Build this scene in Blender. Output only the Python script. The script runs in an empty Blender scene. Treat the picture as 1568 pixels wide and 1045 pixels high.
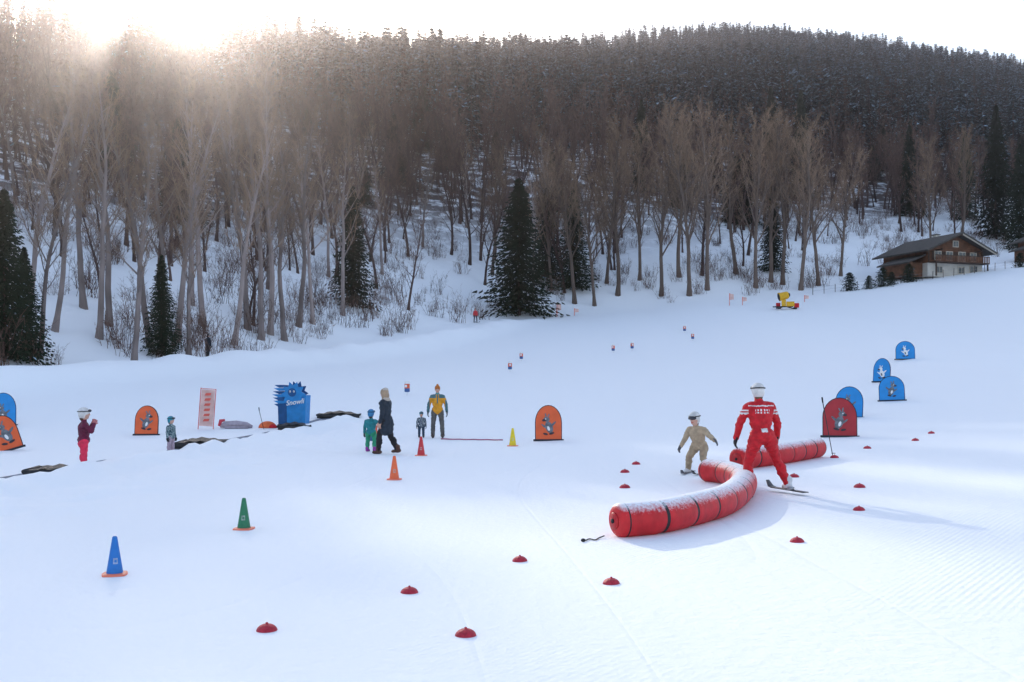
import bpy, math, random, time
import numpy as np
from mathutils import Vector, Matrix
scene=bpy.context.scene
random.seed(7); np.random.seed(7)
# ------------------------------------------------------------------ terrain
TL=[(-420,-520),(-110,-80),(-60,20),(-31,56),(-23,78),(-5,128),(6,137),(30,142),(45,149),(85,174),(200,232),(950,600),(3500,1700)]
def sdist(X,Y,poly):
    best=np.full(X.shape,1e9); sg=np.ones(X.shape)
    for (ax,ay),(bx,by) in zip(poly[:-1],poly[1:]):
        dx,dy=bx-ax,by-ay; L2=dx*dx+dy*dy
        t=np.clip(((X-ax)*dx+(Y-ay)*dy)/L2,0,1)
        qx=X-(ax+t*dx); qy=Y-(ay+t*dy); d=np.hypot(qx,qy)
        c=dx*qy-dy*qx
        m=d<best; best=np.where(m,d,best); sg=np.where(m,np.where(c>=0,1,-1),sg)
    return best*sg
def smooth(a,b,x):
    t=np.clip((x-a)/(b-a),0,1); return t*t*(3-2*t)
BERM=[(-9.9,8),(-9.5,14),(-9.0,20),(-8.55,27),(-8.1,36),(-6.9,44)]
def vn(X,Y,s,seed=0):
    a=np.sin(X*1.3/s+seed+1.7*np.sin(Y*.9/s+seed*2.1)); b=np.sin(Y*1.1/s-seed*.7+1.4*np.sin(X*1.17/s+seed))
    c=np.sin((X+Y)*.83/s+seed*1.3+np.sin((X-Y)*.71/s))
    return (a+b+c)/3
FX=np.array([-3000,-420,-300,-200,-120,-60,0,70,140,220,300,390,480,600,3000.]); FF=np.ones(15)*.9
def Hf(X,Y):
    X=np.asarray(X,float); Y=np.asarray(Y,float)
    ty=[-5000,0,36,40,46,52,62,87,110,133,150,200,400]; tz=[0,0,0,.12,.45,.85,1.5,3.7,6.8,10.3,13.0,20,34]
    z=sum(np.interp(Y+o,ty,tz) for o in (-3,-1.5,0,1.5,3))/5
    tx=[0,7,10,12.3,17.5,25,37,50,64,100,200,400]; tt=[0,.2,.3,.46,.8,1.85,2.2,3.5,5.0,9,14,20]
    z=z+np.interp(X,tx,tt)
    z=z+.05*np.clip(-X-5,0,60)*smooth(34,62,Y)
    s=sdist(X,Y,TL)
    hs=[-10,0,20,60,120,300,450,520,600,800,1500,9000]; hz=[0,0,6.5,20,43,128,200,222,214,150,0,0]
    h=sum(np.interp(s+o,hs,hz) for o in (-3,0,3))/3
    z=z+h*(1+(np.interp(X,FX,FF)-1)*smooth(30,260,s))
    z=z+np.clip(s-5,0,60)/60*(vn(X,Y,9,1)*1.6+vn(X,Y,31,2)*4)*smooth(900,600,s)*.7
    far=smooth(60,300,s); z=z+far*vn(X,Y,70,5)*7*smooth(1100,700,s)
    z=z+1.0*np.exp(-((s+6)/2.3)**2)*smooth(8,-6,X)*smooth(30,50,Y)*(1+.25*vn(X,Y,1.2,3))
    b=sdist(X,Y,BERM)
    z=z+.24*np.exp(-(b/.42)**2)*(1+.35*vn(X,Y,.28,4)+.3*vn(X,Y,.9,2))
    z=z+np.exp(-((b+1.8)/1.6)**2)*(.07*vn(X,Y,.26,9)+.06*vn(X,Y,.6,3))
    z=z+.018*vn(X,Y,2.3,6)*smooth(4,9,Y)+.008*vn(X,Y,.7,8)
    return z
ux=(np.array([-200,0,150,300,470,560,700,800,900,1100,1250,1400,1568,1700])-784)/1524
tv=np.array([.30,.308,.310,.311,.311,.306,.306,.312,.320,.332,.325,.318,.303,.296])-.006
yy_=np.linspace(250,1300,260)
for it in range(9):
    pX=[];rt=[]
    for u,t in zip(ux,tv):
        z=Hf(u*yy_,yy_); v=(z-2)/yy_; k=int(v.argmax()); pX.append(u*yy_[k]); rt.append(t/v[k])
    o=np.argsort(pX); FF*=np.interp(FX,np.array(pX)[o],np.array(rt)[o])**.9; FF=np.clip(FF,.4,2.5)
def G(x,y): return float(Hf(np.array([x]),np.array([y]))[0])

# ------------------------------------------------------------------ materials
def mk(name,col,rough=.7,var=.0,scale=8,bump=0,bscale=30,metal=0,spec=.3,col2=None,rnd=0):
    m=bpy.data.materials.new(name); m.use_nodes=True; nt=m.node_tree; N=nt.nodes; L=nt.links
    b=N['Principled BSDF']; b.inputs['Roughness'].default_value=rough; b.inputs['Metallic'].default_value=metal
    b.inputs['Specular IOR Level'].default_value=spec
    tc=N.new('ShaderNodeTexCoord')
    c1=(*col,1); c2=(*(col2 or [min(1,c*(1-var)) for c in col]),1)
    nz=N.new('ShaderNodeTexNoise'); nz.inputs['Scale'].default_value=scale; nz.inputs['Detail'].default_value=4
    L.new(tc.outputs['Object'],nz.inputs['Vector'])
    mr=N.new('ShaderNodeMapRange'); mr.inputs[1].default_value=.35; mr.inputs[2].default_value=.65
    L.new(nz.outputs['Fac'],mr.inputs[0])
    mx=N.new('ShaderNodeMix'); mx.data_type='RGBA'; mx.inputs[6].default_value=c1; mx.inputs[7].default_value=c2
    L.new(mr.outputs[0],mx.inputs[0]); out=mx.outputs[2]
    L.new(out,b.inputs['Base Color'])
    if bump:
        n2=N.new('ShaderNodeTexNoise'); n2.inputs['Scale'].default_value=bscale; n2.inputs['Detail'].default_value=5
        L.new(tc.outputs['Object'],n2.inputs['Vector'])
        bp=N.new('ShaderNodeBump'); bp.inputs['Strength'].default_value=bump; bp.inputs['Distance'].default_value=.03
        L.new(n2.outputs['Fac'],bp.inputs['Height']); L.new(bp.outputs[0],b.inputs['Normal'])
    return m
def treemat(name,col,rnd,c2=None):
    m=bpy.data.materials.new(name); m.use_nodes=True; N=m.node_tree.nodes; L=m.node_tree.links; N.remove(N['Principled BSDF'])
    d=N.new('ShaderNodeBsdfDiffuse'); oi=N.new('ShaderNodeObjectInfo'); r=N.new('ShaderNodeMix'); r.data_type='RGBA'
    r.inputs[6].default_value=(*[c*(1-rnd) for c in col],1); r.inputs[7].default_value=(*[c*(1+rnd) for c in (c2 or col)],1)
    tc=N.new('ShaderNodeTexCoord'); nz=N.new('ShaderNodeTexNoise'); nz.inputs['Scale'].default_value=.7; nz.inputs['Detail'].default_value=0; L.new(tc.outputs['Object'],nz.inputs['Vector'])
    a=N.new('ShaderNodeMath'); a.operation='ADD'; L.new(oi.outputs['Random'],a.inputs[0]); L.new(nz.outputs['Fac'],a.inputs[1])
    s=N.new('ShaderNodeMath'); s.operation='MULTIPLY_ADD'; s.inputs[1].default_value=.75; s.inputs[2].default_value=-.22; s.use_clamp=True; L.new(a.outputs[0],s.inputs[0])
    L.new(s.outputs[0],r.inputs[0]); L.new(r.outputs[2],d.inputs['Color']); L.new(d.outputs[0],N['Material Output'].inputs['Surface']); return m
def snow_top(name,col,lo,hi,nscale=18,snowcol=(.85,.88,.92),rough=.5):
    m=mk(name,col,rough,.25,6,.15,14); nt=m.node_tree; N=nt.nodes; L=nt.links; b=N['Principled BSDF']
    src=b.inputs['Base Color'].links[0].from_socket
    g=N.new('ShaderNodeNewGeometry'); sp=N.new('ShaderNodeSeparateXYZ'); L.new(g.outputs['Normal'],sp.inputs[0])
    tc=N.new('ShaderNodeTexCoord'); nz=N.new('ShaderNodeTexNoise'); nz.inputs['Scale'].default_value=nscale; nz.inputs['Detail'].default_value=8; nz.inputs['Roughness'].default_value=.75
    L.new(tc.outputs['Object'],nz.inputs['Vector'])
    ad=N.new('ShaderNodeMath'); ad.operation='MULTIPLY_ADD'; ad.inputs[1].default_value=1.3; L.new(nz.outputs['Fac'],ad.inputs[0]); L.new(sp.outputs['Z'],ad.inputs[2])
    mr=N.new('ShaderNodeMapRange'); mr.inputs[1].default_value=lo; mr.inputs[2].default_value=hi; L.new(ad.outputs[0],mr.inputs[0])
    mx=N.new('ShaderNodeMix'); mx.data_type='RGBA'; mx.inputs[7].default_value=(*snowcol,1); L.new(src,mx.inputs[6]); L.new(mr.outputs[0],mx.inputs[0])
    L.new(mx.outputs[2],b.inputs['Base Color']); return m

M={}
M['bark']=treemat('bark_grey',(.13,.10,.085),.35)
M['barkd']=treemat('bark_brown',(.075,.052,.048),.4)
M['birch']=treemat('bark_birch',(.24,.20,.19),.45)
M['twig']=treemat('twig_tan',(.24,.165,.115),.3)
M['twigd']=treemat('twig_brown',(.10,.06,.054),.45,(.13,.083,.066))
M['needle']=treemat('spruce_needles',(.022,.033,.021),.35)
M['needleb']=treemat('spruce_needles_blue',(.012,.028,.034),.45,(.020,.038,.034))
M['larch']=treemat('larch_needles',(.13,.065,.035),.4,(.07,.05,.04))
M['nsnow']=treemat('needles_snow',(.30,.40,.50),.3)
M['black']=mk('black_fabric',(.02,.021,.025),.7,.3,20,.2,40)
M['rubber']=mk('rubber_black',(.035,.038,.042),.6,.4,12,.3,60)
M['white']=mk('white_plastic',(.8,.8,.8),.35,.05,20)
M['red']=mk('red_fabric',(.60,.012,.022),.6,.3,14,.45,18)
M['skin']=mk('skin',(.62,.36,.27),.55,.08,20)
M['steel']=mk('steel',(.4,.41,.43),.35,.1,20,metal=.8)
M['goggle']=mk('goggle_lens',(.05,.05,.06),.15,0,5)

# ------------------------------------------------------------------ mesh builder
class B:
    def __init__(s): s.v=[];s.f=[];s.m=[];s.mats=[]
    def mi(s,mat):
        if isinstance(mat,str): mat=M[mat]
        if mat not in s.mats: s.mats.append(mat)
        return s.mats.index(mat)
    def add(s,vs,fs,mat):
        o=len(s.v); s.v.extend([tuple(p) for p in vs]); i=s.mi(mat)
        for f in fs: s.f.append([a+o for a in f]); s.m.append(i)
    def box(s,c,sz,mat,rot=None,taper=1):
        c=Vector(c); hx,hy,hz=[a/2 for a in sz]; vs=[]
        for z in(-1,1):
            t=taper if z>0 else 1
            for x,y in((-1,-1),(1,-1),(1,1),(-1,1)):
                p=Vector((x*hx*t,y*hy*t,z*hz)); 
                if rot is not None: p=rot@p
                vs.append(c+p)
        s.add(vs,[(3,2,1,0),(4,5,6,7),(0,1,5,4),(1,2,6,5),(2,3,7,6),(3,0,4,7)],mat)
    def tube(s,pts,rads,n,mat,caps=True,ringmat=None):
        pts=[Vector(p) for p in pts]; k=len(pts); o=len(s.v)
        if not hasattr(rads,'__len__'): rads=[rads]*k
        d=(pts[1]-pts[0]).normalized(); ref=Vector((1,0,0)) if abs(d.x)<.8 else Vector((0,1,0))
        u=(ref-d*ref.dot(d)).normalized()
        for i,p in enumerate(pts):
            if i==0: dd=pts[1]-p
            elif i==k-1: dd=p-pts[i-1]
            else: dd=pts[i+1]-pts[i-1]
            if dd.length<1e-9: dd=d
            dd=dd.normalized(); u=u-dd*u.dot(dd)
            u=u.normalized() if u.length>1e-6 else dd.orthogonal().normalized()
            w=dd.cross(u); r=rads[i]
            for j in range(n):
                a=2*math.pi*j/n; s.v.append(tuple(p+(u*math.cos(a)+w*math.sin(a))*r))
        mi=s.mi(mat)
        for i in range(k-1):
            mm=mi if ringmat is None else s.mi(ringmat[i])
            for j in range(n):
                j2=(j+1)%n; s.f.append([o+i*n+j,o+i*n+j2,o+(i+1)*n+j2,o+(i+1)*n+j]); s.m.append(mm)
        if caps:
            s.f.append([o+j for j in range(n)][::-1]); s.m.append(mi)
            s.f.append([o+(k-1)*n+j for j in range(n)]); s.m.append(mi)
    def ell(s,c,r,mat,rot=None,nu=12,nv=8,zmin=-1):
        c=Vector(c); vs=[];fs=[]
        if not hasattr(r,'__len__'): r=(r,r,r)
        t0=math.acos(max(-1,min(1,zmin)))
        for i in range(nv+1):
            t=t0*i/nv
            for j in range(nu):
                a=2*math.pi*j/nu; p=Vector((math.sin(t)*math.cos(a)*r[0],math.sin(t)*math.sin(a)*r[1],math.cos(t)*r[2]))
                if rot is not None: p=rot@p
                vs.append(c+p)
        for i in range(nv):
            for j in range(nu):
                j2=(j+1)%nu; fs.append((i*nu+j,(i+1)*nu+j,(i+1)*nu+j2,i*nu+j2))
        fs.append(tuple(nv*nu+j for j in range(nu))[::-1])
        s.add(vs,fs,mat)
    def cap(s,p0,p1,r0,r1,mat,n=10):
        p0=Vector(p0);p1=Vector(p1); d=p1-p0
        if d.length<1e-6: d=Vector((0,0,.001))
        d.normalize(); pts=[];rr=[]
        for a in (80,55,28): pts.append(p0-d*r0*math.sin(math.radians(a))); rr.append(r0*math.cos(math.radians(a)))
        pts+= [p0,p1]; rr+=[r0,r1]
        for a in (28,55,80): pts.append(p1+d*r1*math.sin(math.radians(a))); rr.append(r1*math.cos(math.radians(a)))
        s.tube(pts,rr,n,mat)
    def prism(s,poly,y0,y1,mat):
        n=len(poly); vs=[(x,y0,z) for x,z in poly]+[(x,y1,z) for x,z in poly]
        fs=[tuple(range(n)),tuple(range(n,2*n))[::-1]]+[(i,i+n,(i+1)%n+n,(i+1)%n) for i in range(n)]
        s.add(vs,fs,mat)
    def mesh(s,name,smooth=False):
        me=bpy.data.meshes.new(name); me.from_pydata(s.v,[],s.f)
        for m in s.mats: me.materials.append(m)
        me.polygons.foreach_set('material_index',s.m)
        if smooth: me.polygons.foreach_set('use_smooth',[True]*len(s.f))
        me.update(); return me
    def obj(s,name,loc=(0,0,0),rz=0,smooth=False,parent=None,rot=None,sc=1):
        o=bpy.data.objects.new(name,s.mesh(name,smooth)); scene.collection.objects.link(o)
        o.location=loc; o.rotation_euler=rot if rot else (0,0,rz); o.scale=(sc,sc,sc)
        if parent: o.parent=parent
        return o
def put(name,me,loc,rz=0,sc=1,parent=None):
    o=bpy.data.objects.new(name,me); scene.collection.objects.link(o); o.location=loc; o.rotation_euler=(0,0,rz)
    o.scale=(sc,sc,sc) if not hasattr(sc,'__len__') else sc
    if parent: o.parent=parent
    return o

# ------------------------------------------------------------------ ground
def axis(lo,hi,step,k):
    a=[0.0]
    while a[-1]<hi: a.append(a[-1]+max(step,a[-1]*k))
    b=[0.0]
    while b[-1]<-lo: b.append(b[-1]+max(step*1.6 if k<.02 else step,b[-1]*k))
    return np.array(sorted(set([-x for x in b]+a)))
xs=axis(-5000,5000,.14,.02); ys=axis(-3000,6500,.18,.011)
ys=np.concatenate([ys[ys<0][::3],ys[ys>=0]])
XX,YY=np.meshgrid(xs,ys); ZZ=Hf(XX,YY)
nx,ny=len(xs),len(ys)
me=bpy.data.meshes.new('snow_ground')
co=np.stack([XX.ravel(),YY.ravel(),ZZ.ravel()],1)
i=np.arange(ny-1)[:,None]*nx+np.arange(nx-1)[None,:]; q=np.stack([i,i+1,i+nx+1,i+nx],-1).reshape(-1,4)
me.vertices.add(len(co)); me.vertices.foreach_set('co',co.ravel())
me.loops.add(q.size); me.loops.foreach_set('vertex_index',q.ravel().astype(np.int32))
me.polygons.add(len(q)); me.polygons.foreach_set('loop_start',np.arange(0,q.size,4,dtype=np.int32)); me.polygons.foreach_set('loop_total',np.full(len(q),4,dtype=np.int32))
me.update(calc_edges=True); me.polygons.foreach_set('use_smooth',np.ones(len(q),bool))
at=me.attributes.new('forest','FLOAT','POINT'); SS=sdist(XX,YY,TL); at.data.foreach_set('value',smooth(14,50,SS).ravel().astype(np.float32))
ground=bpy.data.objects.new('snow_ground',me); scene.collection.objects.link(ground)
m=bpy.data.materials.new('snow'); m.use_nodes=True; N=m.node_tree.nodes; L=m.node_tree.links; b=N['Principled BSDF']
b.inputs['Roughness'].default_value=.75; b.inputs['Specular IOR Level'].default_value=.12
tc=N.new('ShaderNodeTexCoord')
def noise(sc,det=4,rough=.5,vec=None):
    n=N.new('ShaderNodeTexNoise'); n.inputs['Scale'].default_value=sc; n.inputs['Detail'].default_value=det; n.inputs['Roughness'].default_value=rough
    L.new(vec or tc.outputs['Object'],n.inputs['Vector']); return n.outputs['Fac']
def math_(op,a,b_=None,c=None,clamp=False):
    n=N.new('ShaderNodeMath'); n.operation=op; n.use_clamp=clamp
    for i_,v in enumerate((a,b_,c)):
        if v is None: continue
        if isinstance(v,(int,float)): n.inputs[i_].default_value=v
        else: L.new(v,n.inputs[i_])
    return n.outputs[0]
def mapping(rz,scl,loc=(0,0,0)):
    n=N.new('ShaderNodeMapping'); n.inputs['Rotation'].default_value=(0,0,math.radians(rz)); n.inputs['Scale'].default_value=scl; n.inputs['Location'].default_value=loc
    L.new(tc.outputs['Object'],n.inputs['Vector']); return n.outputs[0]
at=N.new('ShaderNodeAttribute'); at.attribute_name='forest'
n1=noise(.35,3,.65)
mr=N.new('ShaderNodeMapRange'); mr.inputs[1].default_value=.36; mr.inputs[2].default_value=.52
L.new(n1,mr.inputs[0]); fl=math_('MULTIPLY',mr.outputs[0],at.outputs['Fac'])
mx=N.new('ShaderNodeMix'); mx.data_type='RGBA'; mx.inputs[6].default_value=(.90,.925,.955,1); mx.inputs[7].default_value=(.07,.05,.045,1)
L.new(fl,mx.inputs[0]); L.new(mx.outputs[2],b.inputs['Base Color'])
def bump(h,st,di,prev=None):
    n=N.new('ShaderNodeBump'); n.inputs['Strength'].default_value=st; n.inputs['Distance'].default_value=di; L.new(h,n.inputs['Height'])
    if prev: L.new(prev,n.inputs['Normal'])
    return n.outputs[0]
nb_=bump(noise(7,3,.65),.4,.04)
nb_=bump(noise(1.7,3,.6,mapping(-28,(1.6,.09,1))),.2,.05,nb_)
def track(rz,scl,loc,ns,wd):
    v=noise(ns,1,.35,mapping(rz,scl,loc)); f=math_('MULTIPLY',v,8); f=math_('FRACT',f); f=math_('ABSOLUTE',math_('SUBTRACT',f,.5))
    r=N.new('ShaderNodeMapRange'); r.inputs[1].default_value=0; r.inputs[2].default_value=wd; L.new(f,r.inputs[0]); return r.outputs[0]
t1=track(-35,(1,.14,1),(3,7,0),.2,.03); t2=track(50,(1,.16,1),(11,2,0),.16,.025)
nb_=bump(math_('MULTIPLY',t1,t2),.16,.03,nb_)
wv=N.new('ShaderNodeTexWave'); wv.inputs['Scale'].default_value=4.6; wv.inputs['Distortion'].default_value=.5; wv.inputs['Detail'].default_value=1
L.new(mapping(38,(1,1,1)),wv.inputs['Vector'])
sxn=N.new('ShaderNodeSeparateXYZ'); L.new(tc.outputs['Object'],sxn.inputs[0])
r3=N.new('ShaderNodeMapRange'); r3.inputs[1].default_value=.5; r3.inputs[2].default_value=.68
L.new(math_('ADD',noise(.25,1),math_('MULTIPLY',sxn.outputs['X'],.014)),r3.inputs[0])
nb_=bump(math_('MULTIPLY',wv.outputs['Fac'],r3.outputs[0]),.26,.012,nb_)
L.new(nb_,b.inputs['Normal'])
me.materials.append(m)

# ------------------------------------------------------------------ trees
def rv(a=1): return Vector((random.uniform(-a,a),random.uniform(-a,a),random.uniform(-a,a)))
def ribbon(b,p,q,w,mi):
    d=q-p; s=d.cross(rv()); 
    if s.length<1e-6: return
    s=s.normalized()*w*.5; o=len(b.v); e=s*.4
    b.v.extend([tuple(p-s),tuple(p+s),tuple(q+e),tuple(q-e)]); b.f.append([o,o+1,o+2,o+3]); b.m.append(mi)
def bare_tree(seed,H=20,barkm='bark',twigm='twig',split=.3,n1=24,ang=(22,48),len1=.34,n2=7,n3=6,tw=.028,lean=.03,sub=2,S=5):
    random.seed(seed); b=B(); tm=b.mi(twigm); bm=b.mi(barkm)
    pts=[];rads=[];p=Vector((0,0,-.3)); d=Vector((random.uniform(-lean,lean),random.uniform(-lean,lean),1)).normalized(); K=12; r0=H*.0115
    for k in range(K+1):
        pts.append(p.copy()); t=k/K; rads.append(r0*(1-t)**.8+.015+(r0*.5 if k==0 else 0)); d=(d+rv(.09)+Vector((0,0,.05))).normalized(); p=p+d*H*.93/K
    b.tube(pts,rads,6,barkm,False)
    def at(t):
        x=t*K; i=min(K-1,int(x)); return pts[i].lerp(pts[i+1],x-i),rads[i]*(1-(x-i))+rads[i+1]*(x-i)
    for i in range(n1):
        t=split+(1-split)*((i+.5*random.random())/n1)**.9*.97; p,r=at(t)
        az=i*2.4+random.uniform(-.5,.5); an=math.radians(random.uniform(*ang)); 
        d=Vector((math.cos(az)*math.sin(an),math.sin(az)*math.sin(an),math.cos(an)))
        Ln=H*len1*(1-(t-split)/(1-split)*.62)*random.uniform(.7,1.15); rr=min(r*.55,Ln*.018); pl=[p.copy()]; dd=d.copy()
        for k in range(S): dd=(dd+rv(.15)+Vector((0,0,.10))).normalized(); p=p+dd*Ln/S; pl.append(p.copy())
        b.tube(pl,[rr*(1-k/(S+.3)) for k in range(S+1)],4 if S>4 else 3,barkm,False)
        for j in range(n2):
            x=(.22+.78*(j+random.random())/n2)*S; k=min(S-1,int(x)); q=pl[k].lerp(pl[k+1],x-k); dr=(pl[k+1]-pl[k]).normalized()
            d2=(dr+rv(.75)+Vector((0,0,.25))).normalized(); l2=Ln*random.uniform(.22,.42)*(1.15-.5*x/S); q2=q+d2*l2*.5; d3=(d2+rv(.2)+Vector((0,0,.15))).normalized(); q3=q2+d3*l2*.5
            r2=max(.012,rr*.32)
            if S>4: b.tube([q,q2,q3],[r2,r2*.65,r2*.25],3,barkm if r2>.03 else twigm,False)
            else: ribbon(b,q,q3,r2*2,tm)
            for a in range(n3):
                y=random.uniform(.15,1); s0=q.lerp(q2,y*2) if y<.5 else q2.lerp(q3,y*2-1)
                d4=(d3+rv(.7)+Vector((0,0,.2))).normalized(); l4=l2*random.uniform(.25,.5)+.2; e=s0+d4*l4
                ribbon(b,s0,e,tw,tm)
                for c in range(sub):
                    s1=s0.lerp(e,random.uniform(.2,.9)); ribbon(b,s1,s1+(d4+rv(.7)).normalized()*l4*random.uniform(.3,.6),tw*.7,tm)
    return b
def shrub(seed,H=3,n=16,mat='twigd'):
    random.seed(seed); b=B(); tm=b.mi(mat)
    for i in range(n):
        az=random.uniform(0,6.28); an=random.uniform(0,.6); d=Vector((math.cos(az)*math.sin(an),math.sin(az)*math.sin(an),math.cos(an)))
        p=Vector((random.uniform(-.35,.35)*H*.9,random.uniform(-.35,.35)*H*.9,-.1)); Ln=H*random.uniform(.4,1.1); pl=[p.copy()]
        for k in range(4): d=(d+rv(.15)+Vector((0,0,.06))).normalized(); p=p+d*Ln/4; pl.append(p.copy())
        b.tube(pl,[.024*(1-k/4.5)*H/3 for k in range(5)],3,mat,False)
        for j in range(5):
            x=random.uniform(.8,4)-.01; k=int(x); q=pl[k].lerp(pl[k+1],x-k); e=q+((pl[k+1]-pl[k]).normalized()+rv(.7)).normalized()*Ln*random.uniform(.15,.35); ribbon(b,q,e,.03,tm)
            for c in range(2): s1=q.lerp(e,random.uniform(.2,.9)); ribbon(b,s1,s1+rv(.25*Ln*.5),.018,tm)
    return b
def spruce(seed,H=20,R=3.2,levels=42,nb=9,K=5,nm='needle',snowp=.1,size=1,pw=.8,ng=2):
    random.seed(seed); b=B(); b.tube([(0,0,-.4),(0,0,H*.5),(0,0,H*.99)],[H*.014,H*.008,.02],5,'barkd',False)
    a=b.mi(nm); sn=b.mi('nsnow')
    for i in range(levels):
        t=(i+random.random()*.6)/levels; z=H*(.05+.95*t); rr=R*(1-t)**pw*random.uniform(.82,1.1)+.12
        for j in range(nb):
            az=j*6.283/nb+i*1.9+random.uniform(-.3,.3); r=rr*random.uniform(.55,1.15); o=Vector((math.cos(az),math.sin(az),0)); side=Vector((-o.y,o.x,0))
            for k in range(K):
                f=(k+.6)/K; dz=-.42*r*f+.2*r*f*f; c=o*r*f+Vector((0,0,z+dz+random.uniform(-.12,.12)))+side*random.uniform(-.25,.25)*r*f*.6
                L1=size*(.28+.14*r/ max(R,1))*random.uniform(.8,1.5)*(H/20)**.3; W1=L1*random.uniform(.35,.6)
                for g in range(ng):
                    d=(o+side*random.uniform(-.9,.9)+Vector((0,0,random.uniform(-.75,.05)))).normalized(); s=d.cross(Vector((random.uniform(-.5,.5),random.uniform(-.5,.5),1))).normalized()
                    if g: s=(s*.4+Vector((0,0,-.9))).normalized()
                    p=c; q=len(b.v); b.v.extend([tuple(p-s*W1*.5-d*L1*.4),tuple(p+s*W1*.6-d*L1*.2),tuple(p+s*W1*.15+d*L1),tuple(p-s*W1*.3+d*L1*.6)])
                    b.f.append([q,q+1,q+2,q+3]); b.m.append(sn if (g==0 and random.random()<snowp) else a)
    return b
broad=[bare_tree(s,24,'bark','twig',.25,28,(16,44),.37,8,6,.032).mesh('ash_tree_mesh') for s in (11,12,13,14)]
birch=[bare_tree(s,20,'birch','twig',.32,26,(22,45),.22,6,5,.028,.12).mesh('birch_tree_mesh') for s in (21,22,23,24)]
thin=[bare_tree(s,17,'barkd','twigd',.2,20,(22,50),.26,5,4,.055,.07,1,4).mesh('brown_tree_mesh') for s in (31,32,33)]
thinf=[bare_tree(s,17,'barkd','twigd',.2,16,(22,48),.27,4,4,.10,.05,0,3).mesh('far_brown_tree_mesh') for s in (35,36,37)]
shrubs=[shrub(s,3,17).mesh('shrub_mesh') for s in (41,42,43)]
spr=[spruce(s,20,3.3,22,7,3,'needleb',.17,2.2,.85,1).mesh('spruce_far_mesh') for s in (51,52,53)]
sprn=[spruce(s,18,6.0,66,13,8,'needle',.02,1.0,.85).mesh('spruce_near_mesh') for s in (61,62)]
lar=[spruce(s,19,2.4,22,6,3,'larch',.04,1.5,.8,1).mesh('larch_mesh') for s in (71,72)]
def instancer(name,meshes,pts):
    k=len(meshes)
    for vi in range(k):
        sub=pts[vi::k]
        if len(sub)==0: continue
        z=Hf(sub[:,0],sub[:,1]); v=[];f=[]
        for (x,y,s),zz in zip(sub,z):
            a=random.uniform(0,6.283); h=s*.7071; o=len(v)
            for q in range(4): v.append((x+h*math.cos(a+q*math.pi/2),y+h*math.sin(a+q*math.pi/2),zz))
            f.append((o,o+1,o+2,o+3))
        me=bpy.data.meshes.new(name); me.from_pydata(v,[],f); p=bpy.data.objects.new(name,me); scene.collection.objects.link(p)
        p.instance_type='FACES'; p.use_instance_faces_scale=True; p.instance_faces_scale=1; p.show_instancer_for_render=False; p.show_instancer_for_viewport=False
        c=bpy.data.objects.new('tree',meshes[vi]); scene.collection.objects.link(c); c.parent=p
def scatter(n,smin,smax,dens,sc=(.7,1.1),seed=1,umax=.60):
    rg=np.random.RandomState(seed); X=rg.uniform(-420,620,n); Y=rg.uniform(-10,1100,n); s=sdist(X,Y,TL)
    k=(s>smin)&(s<smax)&(np.abs(X)<umax*Y+12)&(rg.rand(n)<dens(X,Y,s)); X=X[k];Y=Y[k]
    return np.stack([X,Y,rg.uniform(sc[0],sc[1],len(X))],1)
zone=lambda X,Y,s: smooth(48,150,s+28*vn(X,Y,35,3)+.35*(X-40)*(X>-40)+(-55)*(X<-40))
A=1040*1110
fp=scatter(int(A/22),45,545,lambda X,Y,s:zone(X,Y,s)*.9,sc=(.5,1.3),seed=3); instancer('spruce_forest',spr,fp)
lp=scatter(int(A/90),50,545,lambda X,Y,s:.2+.5*zone(X,Y,s),sc=(.6,1.2),seed=4); instancer('larch_forest',lar,lp)
b1=scatter(int(A/21),5,62,lambda X,Y,s:.2+.8*smooth(10,34,s),sc=(.5,1.2),seed=5); instancer('bare_forest',thin,b1)
b2=scatter(int(A/24),60,330,lambda X,Y,s:(1-zone(X,Y,s)),sc=(.6,1.2),seed=15); instancer('bare_hillside_forest',thinf,b2)
sp=scatter(int(A/3.4),-1.5,46,lambda X,Y,s:.6*(vn(X,Y,4,2)>-.3)*smooth(75,-30,s)*(1+.6*(X<-15)),sc=(.3,1.2),seed=6); instancer('shrub_thicket',shrubs,sp)
bb=scatter(int(A/190),6,60,lambda X,Y,s:.8*(X<10),sc=(.7,1.1),seed=8); instancer('birch_grove',birch,bb)
cp_=scatter(int(A/450),22,120,lambda X,Y,s:.8+0*X,sc=(.5,1.1),seed=18); instancer('mixed_spruces',sprn,cp_*np.array([1,1,.75]))
random.seed(5)
def tree(name,mesh,px,Y,Hh,base,rz=None):
    x=px*Y; put(name,mesh,(x,Y,G(x,Y)-.1),random.uniform(0,6.28) if rz is None else rz,Hh/base)
for k,(u,Y,h) in enumerate([(.063,141,24),(.083,140,22),(.106,144,26),(.15,143,25),(.178,142,28),(.196,145,27),(.245,148,27),(.272,150,26),(.29,146,25),(.308,149,24),(.128,150,24),(.225,154,26),(.04,146,20),(.33,156,21),(.42,170,21),(.45,178,22),(-.02,150,20),(.095,149,23),(.168,150,26),(.26,151,27)]):
    tree('ash_tree',broad[k%4],u,Y,h,24)
for k,(u,Y,h) in enumerate([(-.38,66,17),(-.252,88,23),(-.243,91,24),(-.228,90,22),(-.415,72,20),(-.35,76,19),(-.28,83,20),(-.338,78,21),(-.31,86,22),(-.405,76,21),(-.46,70,19),(-.49,66,18),(-.2,100,20),(-.17,108,21),(-.362,74,20),(-.215,97,22),(-.43,78,21),(-.325,74,16),(-.265,90,23),(-.475,63,15)]):
    tree('birch_tree',birch[k%4],u,Y,h,20)
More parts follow.
